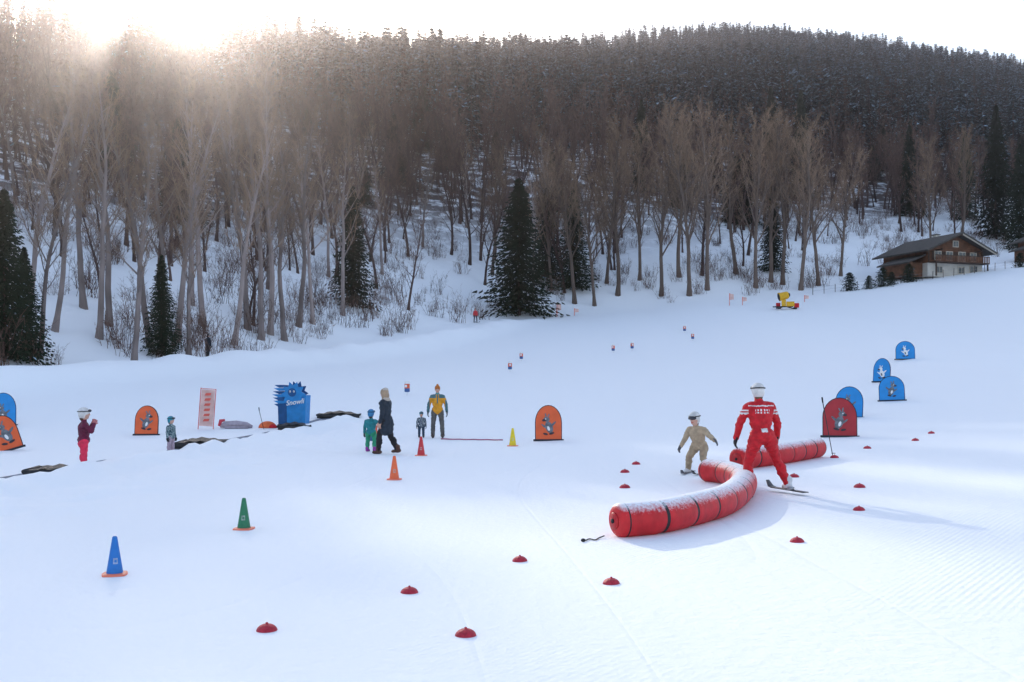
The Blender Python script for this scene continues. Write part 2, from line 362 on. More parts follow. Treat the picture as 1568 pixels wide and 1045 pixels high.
for k,(u,Y,h,w) in enumerate([(.007,133,18.5,1),(.062,146,15,.8),(-.16,114,14,.7),(-.51,60,10.5,.8),(-.352,72,7.5,.7),(.486,186,25,.55),(.51,178,19,.6),(.262,156,14,.6),(.035,150,14,.8),(.29,215,24,.55),(.26,220,24,.55),(-.49,62,7,.8),(.40,205,20,.55),(.455,200,18,.55),(.13,200,19,.55)]):
    x=u*Y; put('spruce_tree',sprn[k%2],(x,Y,G(x,Y)-.1),k*1.3,(h/18*w,h/18*w,h/18))

# ------------------------------------------------------------------ people
def rotx(a): return Matrix.Rotation(a,3,'X')
def person(name,x,y,heading,H,C,arms=None,legs=None,lean=0,kid=False,voxel=.013,hat='helmet',rule=None,skis=None,raw=None,coat=0,headturn=0,dz=0):
    hipz,shz,hc,hs,br=(.76,1.24,1.50,1.36,1.22) if kid else (.90,1.42,1.615,1.02,1.09)
    parts=[]
    arms=arms or (((.25,0,-1),(.12,-.15,-1)),((-.25,0,-1),(-.12,-.15,-1)))
    legs=legs or (((.05,0,-1),(.02,0,-1)),((-.05,0,-1),(-.02,0,-1)))
    V=Vector; R=rotx(lean)
    pel=V((0,0,hipz)); tor=lambda p:pel+R@(V(p)-pel)
    feet=[]
    def cp(p0,p1,r0,r1,m): parts.append(('c',V(p0),V(p1),r0,r1,m))
    def el(c,r,m,rt=None): parts.append(('e',V(c),V(r),rt or Matrix.Identity(3),m))
    tl=(hipz-.07)*.52; sl=(hipz-.07)*.48
    for sgn,(td,sd) in zip((1,-1),legs):
        h=V((.095*sgn*br,0,hipz-.02)); k=h+V(td).normalized()*tl; a=k+V(sd).normalized()*sl
        cp(h,k,.098*br,.070*br,'pants'); cp(k,a,.071*br,.062*br,'pants')
        el(h.lerp(k,.2)+V((0,.02,0)),(.10*br,.11*br,.14),'pants'); el(k.lerp(a,.35)+V((0,.02,0)),(.07*br,.075*br,.12),'pants')
        feet.append((a,V(sd)))
        cp(a+V((0,.0,.08)),a+V((0,.0,-.01)),.064*br,.062*br,'boots'); cp(a+V((0,.045,-.03)),a+V((0,-.14,-.045)),.05*br,.042*br,'boots')
    el(tor((0,0,hipz+.02)),(.180*br,.140*br,.15),'jacket',R); el(tor((0,-.005,(hipz+shz)/2-.02)),(.165*br,.128*br,.2),'jacket',R)
    el(tor((0,.0,shz-.14)),(.19*br,.132*br,.2),'jacket',R); cp(tor((-.135*br,0,shz-.05)),tor((.135*br,0,shz-.05)),.082*br,.082*br,'jacket')
    if coat:
        cp(tor((.05,0,hipz)),V((.07,.0,hipz-coat)),.15,.155,'jacket'); cp(tor((-.05,0,hipz)),V((-.07,.0,hipz-coat)),.15,.155,'jacket')
    cp(tor((0,0,shz-.02)),tor((0,-.01,shz+.07)),.075*br,.06*br,'collar' if 'collar' in C else 'jacket')
    hc3=tor((0,-.02,hc)); hr=Matrix.Rotation(headturn,3,'Z')@rotx(lean*.3); q=lambda p:hc3+hr@(V(p)*hs)
    cp(tor((0,0,shz+.05)),q((0,.0,-.06)),.052,.055*hs,'skin')
    el(q((0,0,.01)),V((.077,.095,.112))*hs,'skin',hr); el(q((0,-.035,-.06)),V((.052,.05,.05))*hs,'skin',hr)
    cp(q((0,-.092,.012)),q((0,-.106,-.018)),.010*hs,.014*hs,'skin')
    for s in(-1,1): el(q((s*.08,.01,-.005)),V((.014,.022,.033))*hs,'skin' if hat!='helmet' else 'hat',hr)
    if hat=='helmet':
        el(q((0,.018,.048)),V((.102,.118,.098))*hs,'hat',hr); el(q((0,.045,-.01)),V((.094,.082,.095))*hs,'hat',hr)
        cp(q((-.055,-.085,.075)),q((.055,-.085,.075)),.018*hs,.018*hs,'hat')
        el(q((0,.055,-.085)),V((.06,.045,.05))*hs,'hair',hr)
    elif hat=='beanie':
        el(q((0,.012,.05)),V((.094,.11,.098))*hs,'hat',hr); el(q((0,.02,.155)),V((.04,.04,.04))*hs,'hat',hr)
        el(q((0,.05,-.02)),V((.075,.06,.08))*hs,'hair',hr)
    elif hat=='hood':
        el(q((0,.015,.03)),V((.095,.115,.11))*hs,'hair',hr); el(q((0,.06,-.06)),V((.10,.08,.12))*hs,'hair',hr); el(q((0,.07,-.16)),V((.13,.09,.06))*hs,'collar',hr)
        for s in(-1,1): cp(q((s*.07,.01,-.02)),q((s*.08,.0,-.16)),.035,.03,'hair')
        el(q((0,.04,.10)),V((.085,.08,.05))*hs,'collar',hr)
    rawb=B()
    cmap={k:mk(name+'_'+k,v,.65,.3,9,.5,16) if isinstance(v,tuple) else v for k,v in C.items()}
    cmap.setdefault('skin',M['skin']); cmap.setdefault('hair',M['barkd']); cmap.setdefault('hat',M['white']); cmap.setdefault('gloves',M['black']); cmap.setdefault('collar',cmap['jacket'])
    for s in(-1,1): rawb.ell(q((s*.03,-.088,.022)),.0095*hs,M['black'],None,6,4); rawb.cap(q((s*.018,-.093,.042)),q((s*.045,-.085,.042)),.004*hs,.004*hs,M['barkd'],5)
    rawb.cap(q((-.02,-.088,-.052)),q((.02,-.088,-.052)),.005*hs,.005*hs,M['red'],5)
    if hat=='helmet':
        pts=[q((.106*math.sin(a),.018-.120*math.cos(a),.058)) for a in np.linspace(-math.pi,math.pi,17)]
        rawb.tube(pts,.010*hs,6,M['black'],False)
        pts=[q((.086*math.sin(a),.0-.110*math.cos(a),.028 if 'gog' in C else .07)) for a in np.linspace(-.95,.95,7)]
        rawb.tube(pts,[.02*hs]+[.030*hs]*5+[.02*hs],8,M['goggle'])
    hp=[]
    for sgn,(ud,fd) in zip((1,-1),arms):
        sh=tor((.175*br*sgn,0,shz-.05)); e=sh+V(ud).normalized()*.285*(.9 if kid else 1); w=e+V(fd).normalized()*.25*(.9 if kid else 1)
        cp(sh,e,.068*br,.056*br,'jacket'); cp(e,w,.057*br,.043*br,'jacket'); el(sh+V((0,0,-.02)),(.075*br,.08*br,.085),'jacket')
        f=V(fd).normalized(); side=f.cross(V((sgn,0,0))); side=(side if side.length>.1 else f.cross(V((0,0,1)))).normalized(); pn=f.cross(side).normalized()
        if pn.x*sgn>0: pn=-pn
        hp.append((w,f,side,pn)); g=cmap['gloves']; k=1.15*(1.1 if kid else 1)
        for o in(-.022,0,.022): rawb.cap(w-f*.02+side*o*k,w+f*.075*k+side*o*k*1.1,.02*k,.017*k,g,7)
        for o,l in zip((-.036,-.012,.012,.035),(.062,.076,.072,.055)):
            b0=w+f*.08*k+side*o*k; b1=b0+(f+side*o*4+pn*.35).normalized()*l*.55*k; b2=b1+(f*.75+side*o*3+pn*.85).normalized()*l*.5*k
            rawb.cap(b0,b1,.012*k,.011*k,g,6); rawb.cap(b1,b2,.011*k,.009*k,g,6)
        fr=side if side.y<0 else -side
        b0=w+f*.025*k+fr*.03*k; b1=b0+(fr*.8+f*.7+pn*.3).normalized()*.035*k; b2=b1+(f+fr*.25+pn*.35).normalized()*.03*k
        rawb.cap(b0,b1,.014*k,.012*k,g,6); rawb.cap(b1,b2,.012*k,.010*k,g,6)
    solez=min(a.z for a,_ in feet)-.088
    if skis is not None:
        for (a,_),ang in zip(feet,skis['ang']):
            dr=V((math.sin(ang),-math.cos(ang),0)); sd=V((dr.y,-dr.x,0)); Ls=skis['len']; n=12; vs=[];fs=[]
            for i in range(n+1):
                t=i/n; p=a+dr*((t-.45)*Ls); z=a.z-.092+ (max(0,t-.86)/.14)**2*.10; w=.045*(1+.25*abs(2*t-1))*(1 if t<.93 else .55)
                for s,zz in((-1,0),(1,0),(1,.014),(-1,.014)): vs.append((p.x+sd.x*w*s,p.y+sd.y*w*s,z+zz))
            for i in range(n):
                for j in range(4): fs.append((i*4+j,i*4+(j+1)%4,i*4+4+(j+1)%4,i*4+4+j))
            fs+= [(3,2,1,0),(n*4,n*4+1,n*4+2,n*4+3)]; rawb.add(vs,fs,skis['mat'])
            rawb.box((a.x,a.y+.02,a.z-.055),(.08,.28,.05),M['steel']); 
        solez-=.012
    if raw: raw(rawb,q,hp,feet,tor)
    tb=B(); 
    for p in parts:
        if p[0]=='c': tb.cap(p[1],p[2],p[3],p[4],M['white'],14)
        else: tb.ell(p[1],p[2],M['white'],p[3],16,10)
    o=tb.obj('tmp'); md=o.modifiers.new('r','REMESH'); md.mode='VOXEL'; md.voxel_size=voxel; sm=o.modifiers.new('s','SMOOTH'); sm.iterations=2; sm.factor=.5
    bpy.context.view_layer.update(); dg=bpy.context.evaluated_depsgraph_get(); me=bpy.data.meshes.new_from_object(o.evaluated_get(dg)); bpy.data.objects.remove(o)
    nv=len(me.vertices); co=np.empty(nv*3); me.vertices.foreach_get('co',co); co=co.reshape(-1,3); nf=len(me.polygons); ce=np.empty(nf*3); me.polygons.foreach_get('center',ce); ce=ce.reshape(-1,3)
    bd=np.full(nf,1e9); names=list(cmap.keys()); idx=np.zeros(nf,int)
    for p in parts:
        if p[0]=='c':
            a=np.array(p[1]); d=np.array(p[2])-a; t=np.clip(((ce-a)@d)/max(d@d,1e-9),0,1); ds=np.linalg.norm(ce-a-t[:,None]*d,axis=1)-(p[3]+t*(p[4]-p[3]))
        else:
            lq=(ce-np.array(p[1]))@np.array(p[3]); r=np.array(p[2]); ds=(np.linalg.norm(lq/r,axis=1)-1)*r.min()
        k=ds<bd; bd[k]=ds[k]; idx[k]=names.index(p[-1])
    if rule: idx=rule(ce,idx,names)
    # cloth folds: push the clothing surface in and out along its normal
    nn=np.empty(nv*3); me.vertices.foreach_get('normal',nn); nn=nn.reshape(-1,3)
    wz=(co[:,2]<hc-.16*hs)&(co[:,2]>-.0)
    fold=.5*np.sin(co[:,2]*52+6*np.sin(co[:,0]*9)+5*np.sin(co[:,1]*13))+.5*np.sin(co[:,2]*31+co[:,0]*38+4*np.sin(co[:,2]*17))
    co=co+nn*(fold*wz*.0075)[:,None]
    fb=B(); fb.mats=[cmap[n] for n in names]; fb.v=[tuple(c) for c in co]; fb.f=[list(p.vertices) for p in me.polygons]; fb.m=[int(a) for a in idx]
    bpy.data.meshes.remove(me)
    o2=len(fb.v); fb.v+=rawb.v; 
    mm=[fb.mi(x) for x in rawb.mats]
    for f,mi_ in zip(rawb.f,rawb.m): fb.f.append([a+o2 for a in f]); fb.m.append(mm[mi_])
    s=H/(1.75 if not kid else 1.70)
    fb.v=[(a,b_,c-solez) for a,b_,c in fb.v]
    return fb.obj(name,(x,y,G(x,y)+dz),heading,True,sc=s)
rad=math.radians
skim=mk('ski_top',(.12,.12,.13),.3,.8,4)
def rule_inst(ce,idx,n):
    j=idx==n.index('jacket'); w=n.index('stripe'); z=ce[:,2]; x=np.abs(ce[:,0])
    idx[j&(z>1.365)&(z<1.385)&(x<.2)]=w
    for zz in (1.31,1.27): idx[j&(ce[:,1]>.0)&(np.abs(z-zz)<.013)&(x<.11)&(((ce[:,0]*70).astype(int)%3)!=0)]=w
    idx[j&(x>.2)&(np.abs(z-1.30)<.012)]=w; idx[j&(x>.2)&(np.abs(z-1.255)<.012)]=w
    idx[j&(ce[:,1]>.0)&(np.abs(z-1.0)<.03)&(x<.05)]=w
    return idx
person('ski_instructor',4.12,16.4,rad(186),1.86,dict(jacket=M['red'],pants=M['red'],boots=(.75,.75,.77),hat=(.8,.78,.76),gloves=M['black'],hair=(.12,.07,.04),stripe=(.8,.8,.8)),
  arms=(((.45,-.10,-1),(.10,-.45,-1)),((-.45,-.15,-1),(-.12,-.45,-1))),legs=(((.16,-.38,-1),(.14,.22,-1)),((-.50,-.34,-1),(-.44,.12,-1))),lean=.26,voxel=.011,rule=rule_inst,skis=dict(ang=(rad(-14),rad(16)),len=.95,mat=skim))
person('skiing_child',3.82,20.3,rad(-38),1.34,dict(jacket=(.50,.38,.25),pants=(.42,.32,.21),boots=(.7,.7,.7),hat=(.75,.74,.72),gloves=(.12,.12,.13),gog=(.1,.1,.1)),
  arms=(((.85,-.25,-.65),(.75,-.45,-.35)),((-.45,-.1,-1),(-.25,-.5,-.8))),legs=(((.30,-.65,-1),(.22,.36,-1)),((-.30,-.6,-1),(-.25,.34,-1))),lean=.36,kid=True,voxel=.014,skis=dict(ang=(rad(-12),rad(12)),len=1.1,mat=skim))
person('walking_woman',-3.4,27,rad(-112),1.78,dict(jacket=(.022,.034,.052),pants=(.015,.015,.018),boots=(.10,.05,.035),hair=(.42,.30,.20),collar=(.55,.47,.40),gloves=M['skin']),
  arms=(((.12,.1,-1),(.06,-.25,-1)),((-.25,-.35,-1),(-.2,-.65,-.8))),legs=(((.02,-.42,-1),(0,-.05,-1)),((-.02,.15,-1),(0,.6,-1))),lean=.08,hat='hood',coat=.26)
person('child_in_green',-3.95,27.9,rad(160),1.17,dict(jacket=(.02,.24,.27),pants=(.03,.32,.17),boots=(.35,.05,.35),hat=(.05,.25,.5),gloves=(.1,.1,.1)),kid=True,legs=(((.1,0,-1),(.03,.05,-1)),((-.1,-.05,-1),(-.05,.1,-1))),
  arms=(((.3,0,-1),(.2,-.2,-1)),((-.5,-.2,-.3),(-.3,-.3,.6))))
def rule_pat(ce,idx,n):
    j=idx==n.index('jacket'); w=n.index('pat'); f=np.sin(ce[:,0]*60+3*np.sin(ce[:,2]*31))*np.sin(ce[:,2]*48+2*np.sin(ce[:,1]*40)); idx[j&(f>.25)]=w; return idx
person('toddler',-3.17,34.8,rad(10),.90,dict(jacket=(.03,.06,.10),pat=(.55,.6,.62),pants=(.03,.06,.10),boots=(.06,.05,.05),hat=(.05,.30,.38)),kid=True,voxel=.018,rule=rule_pat)
def rule_man(ce,idx,n):
    j=idx==n.index('jacket'); w=n.index('yoke'); z=ce[:,2]; x=np.abs(ce[:,0]); idx[j&(x>.26)&(z<1.27)]=w; idx[j&(x<.02)&(z>1.15)&(ce[:,1]<0)]=w; idx[j&(z>1.33)&(x>.05)]=w; return idx
person('standing_man',-2.59,34.6,rad(4),1.78,dict(jacket=(.75,.33,.02),yoke=(.07,.17,.19),pants=(.11,.105,.10),boots=(.08,.06,.05),hat=(.6,.18,.03),hair=(.12,.07,.05),collar=(.1,.3,.3),gloves=M['black']),
  arms=(((.38,0,-1),(.12,-.15,-1)),((-.38,0,-1),(-.12,-.15,-1))),legs=(((.12,0,-1),(.05,0,-1)),((-.1,0,-1),(-.03,0,-1))),hat='beanie',voxel=.015,rule=rule_man)
def phone(rb,q,hp,feet,tor):
    c=(hp[0][0]+hp[1][0])/2; rb.box(c+Vector((0,-.07,.06)),(.15,.02,.09),M['black'])
person('girl_with_phone',-9.42,21.9,rad(118),1.32,dict(jacket=(.15,.015,.05),pants=(.90,.04,.11),boots=(.5,.05,.1),hat=(.75,.73,.72),gloves=(.6,.2,.2),hair=(.1,.05,.03)),
  arms=(((.35,-.6,-.55),(-.45,-.35,.85)),((-.35,-.6,-.55),(.45,-.35,.85))),kid=True,raw=phone,voxel=.014)
person('small_child',-9.15,26.7,rad(75),1.0,dict(jacket=(.04,.10,.13),pat=(.45,.55,.55),pants=(.45,.35,.42),boots=(.3,.2,.25),hat=(.03,.28,.38)),kid=True,voxel=.016,rule=rule_pat)
person('walker_in_dark',-22.9,75,rad(150),1.72,dict(jacket=(.02,.025,.04),pants=(.02,.02,.025),boots=(.03,.03,.03),hat=(.03,.03,.03)),hat='beanie',voxel=.03,legs=(((.1,-.15,-1),(.03,.05,-1)),((-.1,.1,-1),(-.03,.2,-1))))
person('skier_in_red',-4.6,125,rad(20),1.75,dict(jacket=(.6,.04,.05),pants=(.05,.05,.06),boots=(.05,.05,.05),hat=(.5,.1,.1)),voxel=.035,legs=(((.15,-.2,-1),(.05,.1,-1)),((-.15,-.2,-1),(-.05,.1,-1))),skis=dict(ang=(.1,-.1),len=1.6,mat=skim))

# ------------------------------------------------------------------ inflatable tubes
M['frost']=snow_top('red_vinyl_frosted',(.62,.022,.028),1.12,1.62,26)
M['frostb']=snow_top('black_band_frosted',(.02,.02,.022),1.3,1.7,26)
M['vinyl']=mk('red_vinyl',(.50,.02,.025),.4,.2,10,.2,20)
def crom(P,n):
    out=[]; P=[Vector(p) for p in P]; Q=[P[0]*2-P[1]]+P+[P[-1]*2-P[-2]]
    for i in range(1,len(Q)-2):
        for k in range(n):
            t=k/n; a,b_,c,d=Q[i-1],Q[i],Q[i+1],Q[i+2]
            out.append(.5*((2*b_)+(c-a)*t+(2*a-5*b_+4*c-d)*t*t+(3*b_-a-3*c+d)*t*t*t))
    out.append(P[-1]); return out
def inflatable(ctrl,R,name,band=.62):
    P=crom([(x,y,0) for x,y in ctrl],30)
    for p in P: p.z=G(p.x,p.y)+R*.93
    L_=[0]
    for a,c in zip(P,P[1:]): L_.append(L_[-1]+(c-a).length)
    tot=L_[-1]; n=int(tot/.022); pts=[]
    for i in range(n+1):
        d=tot*i/n; k=max(0,min(len(P)-2,int(np.searchsorted(L_,d))-1)); t=(d-L_[k])/max(1e-6,L_[k+1]-L_[k]); pts.append(P[k].lerp(P[k+1],t))
    nb=round(tot/band); rads=[];rm=[]
    for i in range(n+1):
        ph=(i/n*nb)%1; dd=min(ph,1-ph)*band; r=R*(1-.05*math.exp(-(dd/.05)**2)); e=min(i,n-i)*tot/n
        if e<.10: r*=math.sqrt(max(.0,1-(1-e/.10)**2))*.45+.55
        rads.append(r); rm.append(M['frostb'] if (dd<.02 and e>.1) or (.09<e<.115) else M['frost'])
    b=B(); b.tube(pts,rads,28,M['vinyl'],True,rm)
    for i0,i1 in((0,1),(-1,-2)):
        c=pts[i0]; d=(pts[i0]-pts[i1]).normalized(); b.tube([c,c+d*.02],[R*.5,R*.45],20,M['vinyl']); b.tube([c+d*.02,c+d*.035],[.03,.03],10,M['black'])
    return b.obj(name,smooth=True)
inflatable([(1.28,12.45),(1.9,12.75),(2.55,13.5),(3.1,14.35),(3.62,15.7),(3.95,17.1),(3.95,18.3),(3.66,18.9)],.22,'inflatable_tube')
inflatable([(4.72,20.9),(5.15,21.3),(5.9,21.9),(6.6,22.7),(7.2,23.4)],.24,'inflatable_tube')
b=B(); P=crom([(1.15,12.4,.03),(1.08,12.36,.012),(1.02,12.22,.012),(.96,12.30,.012),(.90,12.2,.012)],8); b.tube([(p.x,p.y,p.z+G(p.x,p.y)) for p in P],.008,6,M['black'])
b.ell((.87,12.17,G(.87,12.17)+.02),(.03,.03,.022),M['black']); b.obj('tether_cord',smooth=True)

# ------------------------------------------------------------------ red marker domes
domeM=mk('marker_red',(.55,.03,.06),.55,.35,30,.6,60)
for k,(x,y) in enumerate([(-1.98,8.04),(-.365,7.84),(-.976,9.47),(.087,11.04),(.967,9.7),(3.35,11.7),(4.95,14.2),(5.97,17.1),(5.44,19.2),(2.04,18.0),(2.37,20.9),(2.83,22.7),(10.98,27.1),(12.3,29.2),(9.03,25.3),(7.45,23.0)]):
    b=B(); r=.085 if y<16 else .1; prof=[(1,.0),(1.0,.12),(.9,.42),(.7,.66),(.45,.82),(.2,.9),(.02,.92)]; n=18; vs=[];fs=[]
    for pr,pz in prof:
        for j in range(n): a=2*math.pi*j/n; rr=r*pr*(1+.04*math.sin(9*a)); vs.append((rr*math.cos(a),rr*math.sin(a),r*.78*pz-.006))
    for i2 in range(len(prof)-1):
        for j in range(n): fs.append((i2*n+j,i2*n+(j+1)%n,(i2+1)*n+(j+1)%n,(i2+1)*n+j))
    b.add(vs,fs,domeM); b.ell((0,0,r*.70),(.012,.012,.008),domeM,None,8,4)
    b.obj('marker_dome',(x,y,G(x,y)),k*.7,True)

# ------------------------------------------------------------------ cones
def cone(x,y,h,col,nm):
    b=B(); c=mk(nm,col,.45,.12,12); base=mk(nm+'_base',(.85,.22,.14),.5,.1,12); w=h*.42
    n=24; vs=[]
    for r,z in((w*.74,0),(w*.74,.018),(w*.60,.024)):
        for j in range(n): a=2*math.pi*j/n; k=1/max(abs(math.cos(a)),abs(math.sin(a)))**.55; vs.append((r*k*math.cos(a),r*k*math.sin(a),z))
    b.add(vs,[(i*n+j,i*n+(j+1)%n,(i+1)*n+(j+1)%n,(i+1)*n+j) for i in range(2) for j in range(n)]+[tuple(2*n+j for j in range(n))],base)
    b.tube([(0,0,.02),(0,0,.05),(0,0,h*.97),(0,0,h)],[w*.50,w*.47,w*.15,w*.10],24,c)
    lm=mk(nm+'_label',tuple(min(.8,.35+.6*v) for v in col),.5,.5,40)
    for (cz,hw,hh,mt) in((.38,.34,.075,lm),(.38,.16,.03,c)):
        vs=[];K=6; off=.003 if mt is lm else .006
        for zz in(-1,1):
            z=h*(cz+zz*hh); r=w*(.47-.32*(z-.05)/(h*.92))+off
            for i2 in range(K+1): a=-math.pi/2+.25+hw*(2*i2/K-1); vs.append((r*math.cos(a),r*math.sin(a),z))
        b.add(vs,[(i2,i2+1,K+2+i2,K+1+i2) for i2 in range(K)],mt)
    b.obj('traffic_cone',(x,y,G(x,y)),random.uniform(-.3,.3),False)
cone(-4.11,10.3,.40,(.02,.18,.55),'cone_blue'); cone(-3.6,13.37,.42,(.03,.20,.10),'cone_green'); cone(-2.37,20.05,.48,(.85,.16,.06),'cone_orange')
cone(-2.42,26.5,.51,(.60,.04,.05),'cone_red'); cone(.02,30.5,.55,(.80,.62,.03),'cone_yellow')

# ------------------------------------------------------------------ arched animal signs
edge=mk('sign_edge',(.02,.025,.035),.6)
furm=mk('print_grey',(.20,.22,.25),.6,.5,12); furd=mk('print_dark',(.05,.04,.05),.6,.3,12)
def arch(w,h,inset=0,n=14):
    w2=w/2-inset; z0=inset; zs=h*.5; P=[(-w2,z0),(w2,z0)]
    for i in range(n+1): a=math.pi*i/n; P.append((w2*math.cos(a),zs+(h-zs-inset)*math.sin(a)))
    return P
def arch_sign(x,y,col,w=.84,h=1.06,rz=0,tilt=0,var=0):
    b=B(); c=mk('sign_print',col,.5,.15,3); b.prism(arch(w,h),-.02,.02,edge); b.prism(arch(w,h,.025),-.026,-.0205,c)
    def blob(cx,cz,rx,rz_,mat,lay,a0=0):
        P=[]
        for i in range(14):
            a=2*math.pi*i/14; px,pz=rx*math.cos(a),rz_*math.sin(a); P.append((cx+px*math.cos(a0)-pz*math.sin(a0),cz+px*math.sin(a0)+pz*math.cos(a0)))
        b.prism(P,-.027-.004*lay,-.0265-.004*(lay-1),mat)
    s=1 if var%2==0 else -1; body=furm if var<2 else (M['white'] if var==2 else furd)
    blob(.02*s,.42,.12,.20,body,1,.35*s); blob(-.06*s,.68,.10,.08,body,2,-.2*s); blob(-.15*s,.65,.06,.04,furd,3,.1)
    blob(.0,.80,.022,.07,body,3,-.5*s); blob(-.09*s,.81,.022,.07,body,3,.2*s); blob(.15*s,.52,.035,.13,body,2,-.8*s); blob(-.14*s,.45,.03,.12,body,2,.9*s)
    blob(.10*s,.22,.09,.035,furd,2,.3*s); blob(-.10*s,.20,.08,.035,furd,2,-.2*s); blob(-.09*s,.69,.018,.018,M['white'],3); blob(.0,.38,.04,.08,M['white'] if body is not M['white'] else furm,2,.3*s)
    b.prism([(-w*.56,-.03),(w*.56,-.03),(w*.56,.03),(-w*.56,.03)],-.05,.05,edge)
    for sx in(-1,1): b.tube([(sx*w*.3,.02,h*.5),(sx*w*.3,.38,0)],.012,6,M['steel'])
    o=b.obj('animal_sign',(x,y,G(x,y)+.02)); o.rotation_euler=(rad(-7),rad(tilt),rz); return o
OR=(.80,.13,.04); BL=(.02,.27,.66); DR=(.42,.03,.04)
arch_sign(1.19,32.4,OR,.88,1.15,.03,0,0); arch_sign(-13.15,35.8,OR,.84,1.06,.05,0,1); arch_sign(-14.25,28.3,OR,.70,1.02,.6,-16,0); arch_sign(-20.2,39.5,BL,.95,1.3,.4,0,0)
arch_sign(9.88,30,DR,1.0,1.18,-.25,0,1); arch_sign(12.85,38,BL,1.02,1.18,-.35,2,0); arch_sign(19.3,52,BL,.9,1.25,-.7,0,2); arch_sign(16.8,44,BL,1.08,1.1,-.3,-2,1); arch_sign(24.5,62,BL,1.15,1.15,-.2,0,2)

# ------------------------------------------------------------------ banner flag
b=B(); bw=mk('banner_cloth',(.75,.50,.46),.7,.25,2.5,.2,6); bred=mk('banner_print',(.72,.13,.10),.7,.2,5)
n=10; vs=[]
for i in range(n+1):
    for j in range(5): vs.append((-.26+.13*j,.03*math.sin(i*.8+j*.9),.12+1.42*i/n))
b.add(vs,[(i*5+j,i*5+j+1,i*5+j+6,i*5+j+5) for i in range(n) for j in range(4)],bw)
for sx,h in((-.285,1.6),(.285,1.58)): b.tube([(sx,0,-.1),(sx,0,h)],.016,8,bred)
b.tube([(-.285,0,1.57),(.285,0,1.57)],.014,6,bred)
for k in range(6): 
    zc=.3+.2*k; b.prism([(-.12,zc),(.10,zc+.02),(.13,zc+.12),(-.08,zc+.10)],-.045,-.04,bred)
b.obj('banner_flag',(-11.88,38.6,G(-11.88,38.6)),.1).rotation_euler=(0,rad(4),.1)

# ------------------------------------------------------------------ blue mascot stand
mb=mk('foam_blue',(.02,.24,.58),.6,.2,4,.2,12); mbd=mk('foam_navy',(.01,.09,.26),.6,.25,4)
b=B()
b.prism([(-.10,0),(.60,.03),(.66,1.30),(-.12,1.34)],-.36,.36,mb); b.prism([(-.46,.02),(-.101,0),(-.121,1.33),(-.50,1.28)],-.30,.34,mbd)
for k in range(7):
    z=.86+.125*k; ex=-.72+.03*abs(k-3)
    b.prism([(ex,z+.10),(-.45,z-.01),(-.11,z+.0),(-.11,z+.085),(-.42,z+.105)],-.34+.012*k,.36-.012*k,mb if k%2 else mbd)
star=[]
for k in range(20):
    a=2*math.pi*k/20; r=.50 if k%2==0 else .34; star.append((.16+r*math.cos(a)*.98,1.34+r*1.02*math.sin(a)))
b.prism(star,-.43,-.362,mb); b.prism([(p[0]*.95-.06,p[1]*.98+.06) for p in star],.362,.42,mbd)
b.tube([(.12,-.432,1.42),(.12,-.45,1.42)],[.17,.16],18,mbd)
for s in(-1,1): b.ell((.12+s*.075,-.455,1.45),(.035,.015,.045),M['white'],None,10,6); b.ell((.12+s*.075,-.470,1.44),(.018,.008,.024),M['black'],None,8,4)
ms=b.obj('mascot_stand',(-8.75,39.6,G(-8.75,39.6)-.03),-.05)
cu=bpy.data.curves.new('lettering','FONT'); cu.body='Snowli'; cu.size=.27; cu.extrude=.006; cu.align_x='CENTER'; cu.materials.append(M['white']); cu.shear=.3; cu.offset=.003
t=bpy.data.objects.new('lettering',cu); scene.collection.objects.link(t); t.parent=ms; t.location=(.24,-.445,.95); t.rotation_euler=(rad(90),rad(-8),0)

# ------------------------------------------------------------------ conveyor, mats, loose gear
b=B(); belt=mk('belt_frosted_shade',(.16,.22,.32),.7,.6,3,.3,40)  # snow-covered belt; bluish shade along it is put into the blue-grey colour
C=crom([(-10.35,18,0),(-9.95,21.5,0),(-9.55,27,0),(-9.1,34,0),(-8.5,40,0),(-7.7,45,0)],10); vs=[]
for i,p in enumerate(C):
    d=(C[min(i+1,len(C)-1)]-C[max(0,i-1)]).normalized(); s=Vector((d.y,-d.x,0))
    for w,hh in((-.25,-.02),(-.23,.05),(.23,.05),(.25,-.02)):
        q=p+s*w; vs.append((q.x,q.y,G(q.x,q.y)+hh))
b.add(vs,[(i*4+j,i*4+j+1,i*4+j+5,i*4+j+4) for i in range(len(C)-1) for j in range(3)],belt); b.obj('conveyor_belt')
def matt(x,y,w,d,rz,hump=.08,up=.03):
    b=B(); n=14; vs=[]
    for i in range(n+1):
        for j in range(5):
            u=i/n-.5; v=j/4-.5; vs.append((u*w,v*d,.05+hump*math.cos(u*3)*(1-abs(v))+.02*math.sin(i*1.7+j)))
    vs2=[(a,b_,c-.03) for a,b_,c in vs]
    fs=[(i*5+j,i*5+j+1,i*5+j+6,i*5+j+5) for i in range(n) for j in range(4)]
    b.add(vs,fs,'rubber'); b.add(vs2,fs,'rubber'); b.tube([(-w/2,-d/2,.05),(-w/2,d/2,.05)],.05,8,'rubber'); b.tube([(w/2,-d/2,.05),(w/2,d/2,.05)],.045,8,'rubber')
    b.box((0,d/2,.03),(w,.06,.11),'rubber'); b.box((0,-d/2,.0),(w,.06,.16),'rubber'); b.obj('rubber_mat',(x,y,G(x,y)+up),rz,True)
matt(-9.5,20.9,1.1,1.0,.15,.1,.04); matt(-9.1,29.2,1.2,1.6,.12,.14,.12); matt(-8.35,38.2,1.2,1.2,.2,.14,.1); matt(-7.55,43.5,1.8,1.2,.1,.16,.08)
b=B(); sm_=mk('sled_grey',(.42,.36,.42),.6,.3,6); smr=mk('sled_red',(.55,.05,.08),.5)
